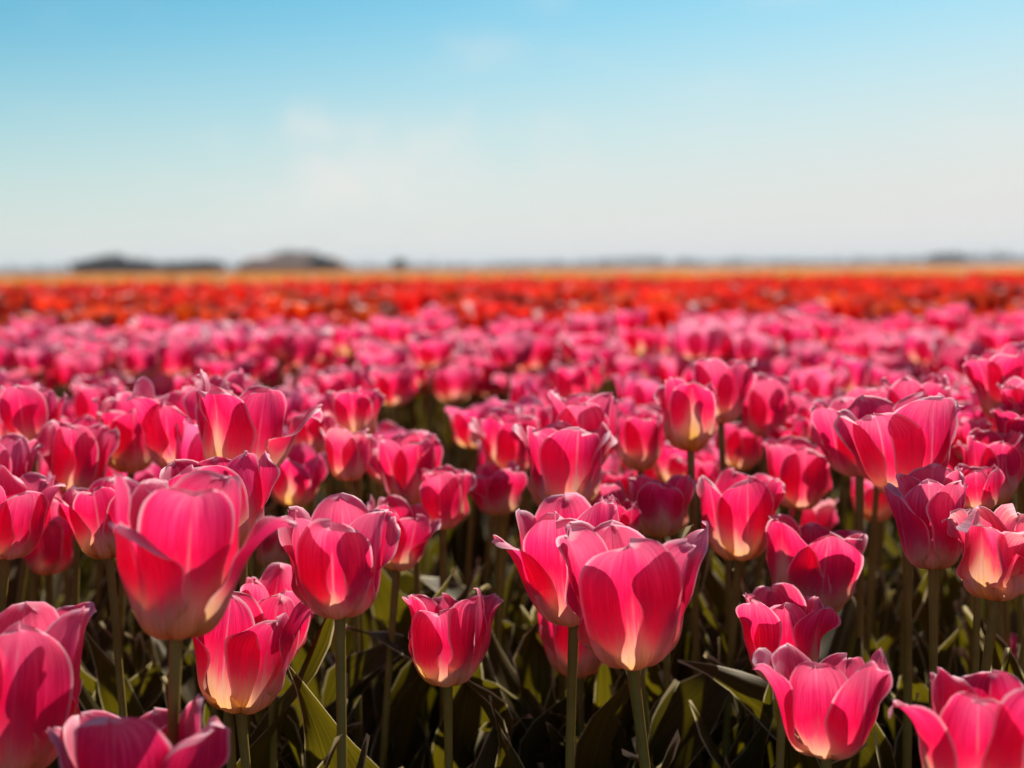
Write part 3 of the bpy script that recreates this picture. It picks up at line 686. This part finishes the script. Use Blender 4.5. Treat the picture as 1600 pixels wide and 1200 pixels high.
# ------------------------------------------------------------------ ground
def ground():
    rs = np.random.RandomState(5)
    xs = np.concatenate([-np.geomspace(4500, 2.4, 14), np.linspace(-2, 2, 65), np.geomspace(2.4, 4500, 14)])
    ys = np.concatenate([-np.geomspace(600, 0.8, 8), np.linspace(-0.5, 4, 80), np.geomspace(4.3, 6500, 26)])
    X, Y = np.meshgrid(xs, ys, indexing='ij')
    near = np.exp(-((np.hypot(X, Y - 1)) / 4) ** 2)
    Z = near * (rs.normal(0, 0.010, X.shape) + 0.012 * np.sin(X * 9)) - 0.006
    V = np.stack([X, Y, Z], axis=-1).reshape(-1, 3)
    F = grid_faces(len(xs), len(ys))[:, ::-1]
    o = link('ground', mesh_from('ground', V, F, SOIL))
    o['kind'] = 'structure'


ground()

# ------------------------------------------------------------------ the sharp pink tulips of the near bed, each with a shape of its own
NU, NV = 24, 17
PF = grid_faces(NU, NV)
rng = random.Random(3)
NEAR_GROUP = 'sharp pink tulips of the near bed'
for hp in HEROES:
    rs = np.random.RandomState(hp['seed'] + 500)
    geo = flower_geo(hp, NU, NV)
    fx, fy, fz = hp['pos']
    offx, offy = hp.get('foot', (0.0, 0.0))
    root = empty('pink_tulip', (fx - offx, fy - offy, 0))
    tag(root, hp['label'], 'tulip', NEAR_GROUP)
    tint = hp.get('tint', (1, 1, 1))
    jr = rng.uniform(0.90, 1.04)
    pale = rng.uniform(0.25, 1.0)
    for P, uv, ed in geo:
        V = P + np.array([offx, offy, fz])
        o = link('petal', mesh_from('petal', V, PF, PINK, uv, ed), root)
        o.color = (tint[0] * jr, tint[1] * jr, tint[2] * jr, pale)
    lx, ly = hp.get('lean', (0, 0))
    rad = 0.0033 * (0.62 + 0.38 * hp['sx'])
    link('stem', stem_mesh(rs, fz + 0.001, (offx, offy), rad, 12, 10), root)
    add_leaves(root, rng, 5, LEAVES)


FILL = []
frs = np.random.RandomState(91)
for x, y in scatter_grid(frs, 1.00, 1.62, 0.074):
    if abs(x) < 0.405 * y + 0.03 and not (-0.095 < x / y < -0.028 and y > 1.0) and np.hypot(*(np.array([h['pos'][:2] for h in HEROES]) - (x, y)).T).min() > 0.052:
        FILL.append((x, y))
fill_v = []
for k in range(9):
    p = dict(seed=700 + k, head=frs.uniform(0, 120), open=frs.uniform(2, 10), flare=frs.uniform(-6, 14), wave=frs.uniform(0.7, 1.8),
             lean=(frs.uniform(-10, 10), frs.uniform(-10, 6)), sx=frs.uniform(0.62, 0.76), sz=frs.uniform(0.84, 1.0))
    if k % 4 == 3:
        p.update(open=-5.0, flare=-22.0, sx=0.55)
    fill_v.append([mesh_from('petal', a, grid_faces(16, 13), PINK, b, c) for a, b, c in flower_geo(p, 16, 13)])
for x, y in FILL:
    root = empty('pink_tulip', (x, y, 0), frs.uniform(-0.6, 0.6))
    tag(root, 'small pink tulip in the crowded back rows of the near bed', 'tulip', 'tulips in the back rows of the near bed')
    h = 0.425 + frs.uniform(-0.045, 0.03)
    top = frs.uniform(-0.015, 0.015, 2)
    link('stem', stem_mesh(frs, h + 0.001, top, 0.0029, 8, 7), root)
    j, jj = frs.uniform(0.9, 1.05), frs.uniform(0.85, 1.5)
    pale = frs.uniform(0.3, 1.2)
    for me in fill_v[frs.randint(9)]:
        o = link('petal', me, root)
        o.location = (top[0], top[1], h)
        o.color = (j, j * jj, j * jj, pale)
    add_leaves(root, rng, 3, LEAVES)

# leafy plants without a flower between them
prs = np.random.RandomState(21)
heads = np.array([h['pos'][:2] for h in HEROES]) if HEROES else np.zeros((1, 2))
n_pl = 0
for x, y in scatter_grid(prs, 0.50, 1.50, 0.105):
    if abs(x) > 0.41 * y + 0.03 or np.hypot(heads[:, 0] - x, heads[:, 1] - y).min() < 0.030:
        continue
    root = empty('young_tulip_plant', (x, y, 0))
    tag(root, 'young tulip plant of wavy dark green leaves without a flower, under the pink heads', 'plant', 'flowerless leafy plants of the near bed')
    add_leaves(root, rng, 5, LEAVES, 0.03)

# ------------------------------------------------------------------ flowers that share meshes: the farther part of the pink bed, the red bed
def variants(n, seed, mat, nu, nv, join, size=1.0):
    out = []
    F = grid_faces(nu, nv)
    r = np.random.RandomState(seed)
    for k in range(n):
        p = dict(seed=seed + k, head=r.uniform(0, 120), open=r.uniform(0, 13), flare=r.uniform(-8, 22), wave=r.uniform(0.6, 1.5),
                 lean=(r.uniform(-9, 9), r.uniform(-9, 9)), sx=size * r.uniform(0.86, 1.06), sz=size * r.uniform(0.9, 1.08))
        g = flower_geo(p, nu, nv)
        if join:
            V = np.concatenate([a for a, _, _ in g])
            FF = np.concatenate([F + i * nu * nv for i in range(6)])
            out.append((V, FF, np.concatenate([b for _, b, _ in g]), np.concatenate([c for _, _, c in g])))
        else:
            out.append([mesh_from('petal', a, F, mat, b, c) for a, b, c in g])
    return out


def blade_geo(rs):
    return leaf_geo(rs, rs.uniform(0.24, 0.34), rs.uniform(0.016, 0.026), rs.uniform(3, 12), rs.uniform(10, 60), rs.uniform(-1, 1), 0.003, 5, 3)


class Mass:
    """collects many flowers or blades into one mesh"""

    def __init__(self):
        self.V, self.F, self.U, self.E, self.n = [], [], [], [], 0

    def add(self, V, F, uv, ed):
        self.V.append(V); self.F.append(F + self.n); self.U.append(uv); self.E.append(ed)
        self.n += len(V)

    def build(self, name, mat, parent=None):
        return link(name, mesh_from(name, np.concatenate(self.V), np.concatenate(self.F), mat, np.concatenate(self.U), np.concatenate(self.E)), parent)


def rotz(V, a, s=1.0):
    c, si = math.cos(a) * s, math.sin(a) * s
    return np.stack([V[:, 0] * c - V[:, 1] * si, V[:, 0] * si + V[:, 1] * c, V[:, 2] * s], axis=1)


def scatter(rs, y0, y1, spacing, halfw, jitter=0.42):
    pts = []
    y = y0
    while y < y1:
        w = halfw(y)
        x = -w
        while x < w:
            pts.append((x + rs.uniform(-jitter, jitter) * spacing, y + rs.uniform(-jitter, jitter) * spacing))
            x += spacing
        y += spacing
    return pts


rs = np.random.RandomState(77)
HALF = lambda y: 0.405 * y + 0.10          # a little wider than the view
VIEW = lambda x, y: abs(x) < 0.40 * y + 0.02

# pink bed behind the gap
pk = variants(12, 300, PINK, 12, 9, False)
pk_far = variants(10, 330, PINK, 6, 5, True)
pts = scatter(rs, 2.02, 2.74, 0.069, lambda y: HALF(y) + 0.25)
# wisps of missing plants
pts = [p for p in pts if rs.uniform() > 0.10]
pts.sort(key=lambda p: p[1])
budget = 300 - len(HEROES) - len(FILL)
mass, green = Mass(), Mass()
BF = grid_faces(5, 3)[:, ::-1]
stem_protos = []
for k in range(5):
    stem_protos.append(stem_mesh(rs, 0.43, (rs.uniform(-0.02, 0.02), rs.uniform(-0.02, 0.02)), 0.0030, 7, 6))
BAND = ((2.35, 'blurred pink tulip along the front edge of the farther pink bed', 'tulips along the front edge of the farther pink bed'),
        (9.0, 'blurred pink tulip inside the farther pink bed, behind its front edge', 'tulips inside the farther pink bed'))
for x, y in pts:
    h = 0.43 + rs.uniform(-0.045, 0.05)
    a = rs.uniform(0, 6.28)
    s = rs.uniform(0.82, 1.12)
    if budget > 0 and VIEW(x, y):
        budget -= 1
        root = empty('pink_tulip', (x, y, 0), a)
        b = BAND[0] if y < BAND[0][0] else BAND[1]
        tag(root, b[1], 'tulip', b[2])
        sm = stem_protos[rs.randint(5)]
        so = link('stem', sm, root)
        so.scale = (1, 1, h / 0.43)
        top = np.array([v.co[:] for v in sm.vertices[-7:]]).mean(axis=0)
        j = rs.uniform(0.85, 1.06)
        jj = rs.uniform(0.9, 2.0)
        pale = rs.uniform(0.7, 1.6)
        for me in pk[rs.randint(len(pk))]:
            o = link('petal', me, root)
            o.location = (top[0], top[1], h)
            o.scale = (s, s, s)
            o.color = (j, j * jj, j * (0.5 + 0.5 * jj), pale)
        add_leaves(root, rng, 2, LEAVES_SMALL)
    else:
        V, F, u, e = pk_far[rs.randint(len(pk_far))]
        mass.add(rotz(V, a, s) + np.array([x, y, h]), F, u, e)
        g = blade_geo(rs)
        for q in range(2):
            g = blade_geo(rs)
            green.add(rotz(g[0], rs.uniform(0, 6.28)) + np.array([x, y, 0]), BF, g[1], g[2])
# plants of the near bed that stand beside the picture (they shade what is in it)
side = [(x, y) for x, y in scatter(rs, 0.5, 1.55, 0.095, lambda y: HALF(y) + 0.55) if abs(x) > 0.44 * y + 0.06]
for x, y in side:
    V, F, u, e = pk_far[rs.randint(len(pk_far))]
    h = 0.41 + rs.uniform(-0.05, 0.05)
    mass.add(rotz(V, rs.uniform(0, 6.28)) + np.array([x, y, h]), F, u, e)
    for q in range(3):
        g = blade_geo(rs)
        green.add(rotz(g[0], rs.uniform(0, 6.28)) + np.array([x, y, 0]), BF, g[1], g[2])

o = mass.build('pink_tulip_mass', PINK)
tag(o, 'mass of blurred pink tulip heads at the far end of the pink bed', 'tulips', None, 'stuff')

# red bed
rd = variants(8, 400, RED, 7, 5, True)
rd_far = variants(6, 430, RED, 4, 4, True)
rd_mesh = [mesh_from('blossom', V, F, RED, u, e) for V, F, u, e in rd]
pts = scatter(rs, 2.82, 11.0, 0.128, lambda y: HALF(y) + 0.3)
pts = [p for p in pts if rs.uniform() > 0.08]
pts.sort(key=lambda p: p[1])
budget = 300
mass = Mass()
n_far = 0
for x, y in pts:
    h = 0.425 + rs.uniform(-0.065, 0.065)
    a = rs.uniform(0, 6.28)
    s = rs.uniform(1.0, 1.3)
    if budget > 0 and VIEW(x, y):
        budget -= 1
        root = empty('red_tulip', (x, y, 0), a)
        tag(root, 'blurred orange-red tulip at the near side of the red bed', 'tulip', 'tulips at the near side of the red bed')
        sm = stem_protos[rs.randint(5)]
        so = link('stem', sm, root)
        so.scale = (1, 1, h / 0.43)
        top = np.array([v.co[:] for v in sm.vertices[-7:]]).mean(axis=0)
        o = link('blossom', rd_mesh[rs.randint(len(rd_mesh))], root)
        o.location = (top[0], top[1], h)
        o.scale = (s, s, s)
        j = rs.uniform(0.38, 1.08)
        o.color = (j, j * rs.uniform(0.6, 4.0), j * rs.uniform(0.8, 2.0), 1)
        add_leaves(root, rng, 1, LEAVES_SMALL)
    else:
        V, F, u, e = rd_far[rs.randint(len(rd_far))]
        mass.add(rotz(V, a, s) + np.array([x, y, h]), F, u, e)
    if y < 7:
        g = blade_geo(rs)
        green.add(rotz(g[0], rs.uniform(0, 6.28)) + np.array([x, y, 0]), BF, g[1], g[2])
o = mass.build('red_tulip_mass', RED)
tag(o, 'mass of orange-red tulip heads filling the red bed to its far edge', 'tulips', None, 'stuff')
o = green.build('tulip_leaves', LEAF)
tag(o, 'mass of green tulip leaves under the blurred pink and red tulips', 'leaves', None, 'stuff')


# yellow and orange beds beyond the red one, down to the horizon
def far_bed(name, label, y0, y1, base, seed, tone, xa=-9e9, xb=9e9):
    r = np.random.RandomState(seed)
    vs = variants(5, seed, YELLOW, 3, 3, True)
    ms = Mass()
    y = y0
    while y < y1:
        sp = base * (y / y0) ** 1.1
        w = HALF(y) + 1.0
        x = -w
        sc = 1.5 * sp / 0.13
        while x < w:
            if xa < x < xb and r.uniform() > 0.1:
                V, F, u, e = vs[r.randint(5)]
                ms.add(rotz(V, r.uniform(0, 6.28)) * np.array([sc, sc, 1.15]) + np.array([x + r.uniform(-.4, .4) * sp, y + r.uniform(-.4, .4) * sp, 0.41 + r.uniform(-0.04, 0.04)]), F, u, e)
            x += sp
        y += sp
    o = ms.build(name, YELLOW)
    o.color = tone
    tag(o, label, 'tulips', None, 'stuff')


far_bed('orange_tulip_mass', 'thin strip of orange tulips behind the red bed', 11.3, 17, 0.14, 611, (1.0, 0.62, 0.9, 1))
far_bed('yellow_tulip_mass', 'golden yellow tulip strip below the horizon and the barn', 17.3, 150, 0.22, 612, (1.0, 0.95, 0.8, 1))


# ------------------------------------------------------------------ far farm, trees
def box(V, F, x0, x1, y0, y1, z0, z1):
    b = len(V)
    V += [(x0, y0, z0), (x1, y0, z0), (x1, y1, z0), (x0, y1, z0), (x0, y0, z1), (x1, y0, z1), (x1, y1, z1), (x0, y1, z1)]
    F += [(b, b + 1, b + 5, b + 4), (b + 1, b + 2, b + 6, b + 5), (b + 2, b + 3, b + 7, b + 6), (b + 3, b, b + 4, b + 7), (b + 4, b + 5, b + 6, b + 7)]


def barn(x, y, w, d, wall_h, ridge_h, hip, label):
    root = empty('barn', (x, y, 0))
    tag(root, label, 'barn')
    V, F = [], []
    box(V, F, -w / 2, w / 2, 0, d, 0, wall_h)
    link('wall', mesh_from('wall', V, F, BRICKWALL, smooth=False), root)
    e = 0.5
    V = [(-w / 2 - e, -e, wall_h - .1), (w / 2 + e, -e, wall_h - .1), (w / 2 + e, d + e, wall_h - .1), (-w / 2 - e, d + e, wall_h - .1),
         (-w / 2 + hip, d / 2, ridge_h), (w / 2 - hip, d / 2, ridge_h)]
    F = [(0, 1, 5, 4), (1, 2, 5), (2, 3, 4, 5), (3, 0, 4), (3, 2, 1, 0)]
    link('roof', mesh_from('roof', V, F, ROOF, smooth=False), root)
    V, F = [], []
    box(V, F, -1.8, 1.8, -0.08, -0.003, 0, wall_h * 0.85)
    link('door', mesh_from('door', V, F, WOOD, smooth=False), root)
    for k in (-0.36, -0.22, 0.22, 0.36):
        V, F = [], []
        box(V, F, k * w - .7, k * w + .7, -0.06, -0.003, wall_h * .35, wall_h * .8)
        link('window', mesh_from('window', V, F, DARKGLASS, smooth=False), root)


def tree(name, x, y, h, cw, label, seed, low=0.12, group=None):
    r = np.random.RandomState(seed)
    root = empty(name, (x, y, 0))
    tag(root, label, 'tree', group)
    t = np.linspace(0, 1, 6)
    V, F = tube(np.stack([0.1 * np.sin(t * 3), 0.05 * t, t * h * 0.7], axis=-1), 0.035 * h * (1 - 0.7 * t), 8)
    link('trunk', mesh_from('trunk', V, F, BARK), root)
    n = 620
    q = r.normal(size=(n, 3))
    q /= np.linalg.norm(q, axis=1)[:, None]
    q *= (r.uniform(0.25, 1, n) ** 0.45)[:, None]
    lump = 1 + 0.22 * np.sin(q[:, 0] * 5 + seed) * np.cos(q[:, 2] * 4 + seed * 2) + 0.15 * np.sin(q[:, 1] * 7)
    c = q * lump[:, None] * np.array([cw / 2, cw / 2, h * (1 - low) / 2]) + np.array([0, 0, h * (1 + low) / 2])
    s = cw * 0.055
    d1, d2 = r.normal(size=(n, 3)), r.normal(size=(n, 3))
    V = np.stack([c - d1 * s, c + d2 * s, c + d1 * s, c - d2 * s], axis=1).reshape(-1, 3)
    F = np.arange(4 * n).reshape(n, 4)
    link('crown', mesh_from('crown', V, F, CROWN, smooth=False), root)


def far(px, dist):
    return (px - 800) / 2000 * dist


D = 300.0
barn(far(455, D), D, 24.0, 12.0, 2.1, 3.7, 2.2, 'long low farm barn with brown hipped roof on the horizon')
tree('broad_tree', far(160, D), D - 6, 3.0, 8.0, 'low bushy tree at the left end of the dark clump on the horizon', 1, 0.02)
tree('broad_tree', far(182, D), D, 4.1, 9.5, 'tallest round dark tree of the clump left of the barn', 2, 0.02)
tree('broad_tree', far(212, D), D + 4, 2.8, 9.0, 'low spreading tree at the right end of the dark clump', 3, 0.02)
tree('hedge_tree', far(285, D), D, 2.6, 8.0, 'left one of two squat dark shrubs between tree clump and barn', 4, 0.0)
tree('hedge_tree', far(318, D), D + 3, 2.8, 8.5, 'right one of two squat dark shrubs, beside the barn', 5, 0.0)
tree('broad_tree', far(518, D), D - 10, 3.6, 5.5, 'dark tree against the right end of the barn', 6, 0.04)
tree('broad_tree', far(425, D), D + 30, 4.6, 14.0, 'bare brownish tree rising behind the barn roof', 9, 0.1)
tree('slim_tree', far(603, D), D + 40, 3.3, 3.6, 'small lone tree standing right of the barn', 7, 0.15)
tree('slim_tree', far(92, D), D + 30, 4.4, 2.4, 'thin faint tree left of the dark clump', 8, 0.15)
tree('broad_tree', far(1480, 900), 900, 6.5, 26.0, 'distant rounded tree group rising above the right treeline', 12, 0.05)

# far wood along the horizon
r = np.random.RandomState(8)
Vs, Fs, nb = [], [], 0
for k in range(2600):
    x = r.uniform(-900, 1000)
    hh = 3.6 + 2.0 * math.sin(x * 0.013) + 1.6 * math.sin(x * 0.045 + 1) + (1.5 if x > 100 else 0)
    hh = max(2.0, hh)
    c = np.array([x, 1500 + r.uniform(-30, 30), r.uniform(0.2, 1.0) ** 0.7 * hh])
    d1, d2 = r.normal(size=3) * 4, r.normal(size=3) * 2
    Vs.append(np.stack([c - d1, c - d2, c + d1, c + d2]))
    Fs.append(np.arange(4)[None] + nb)
    nb += 4
o = link('far_wood', mesh_from('far_wood', np.concatenate(Vs), np.concatenate(Fs), FARWOOD, smooth=False))
tag(o, 'thin far-off wood along the whole horizon', 'wood', None, 'stuff')

# thin haze in the air, from here to the horizon
V, F = [], []
box(V, F, -4700, 4700, -800, 6700, -1.5, 24.0)
F.append((3, 2, 1, 0))
hm, ht = new_mat('haze')
pv = N(ht, 'ShaderNodeVolumePrincipled', inp={'Color': (0.86, 0.91, 1.0, 1), 'Density': 0.0003})
ho = N(ht, 'ShaderNodeOutputMaterial')
ht.links.new(pv.outputs[0], ho.inputs['Volume'])
o = link('haze', mesh_from('haze', V, F, hm, smooth=False))
tag(o, 'thin pale haze in the air over the fields', 'haze', None, 'stuff')
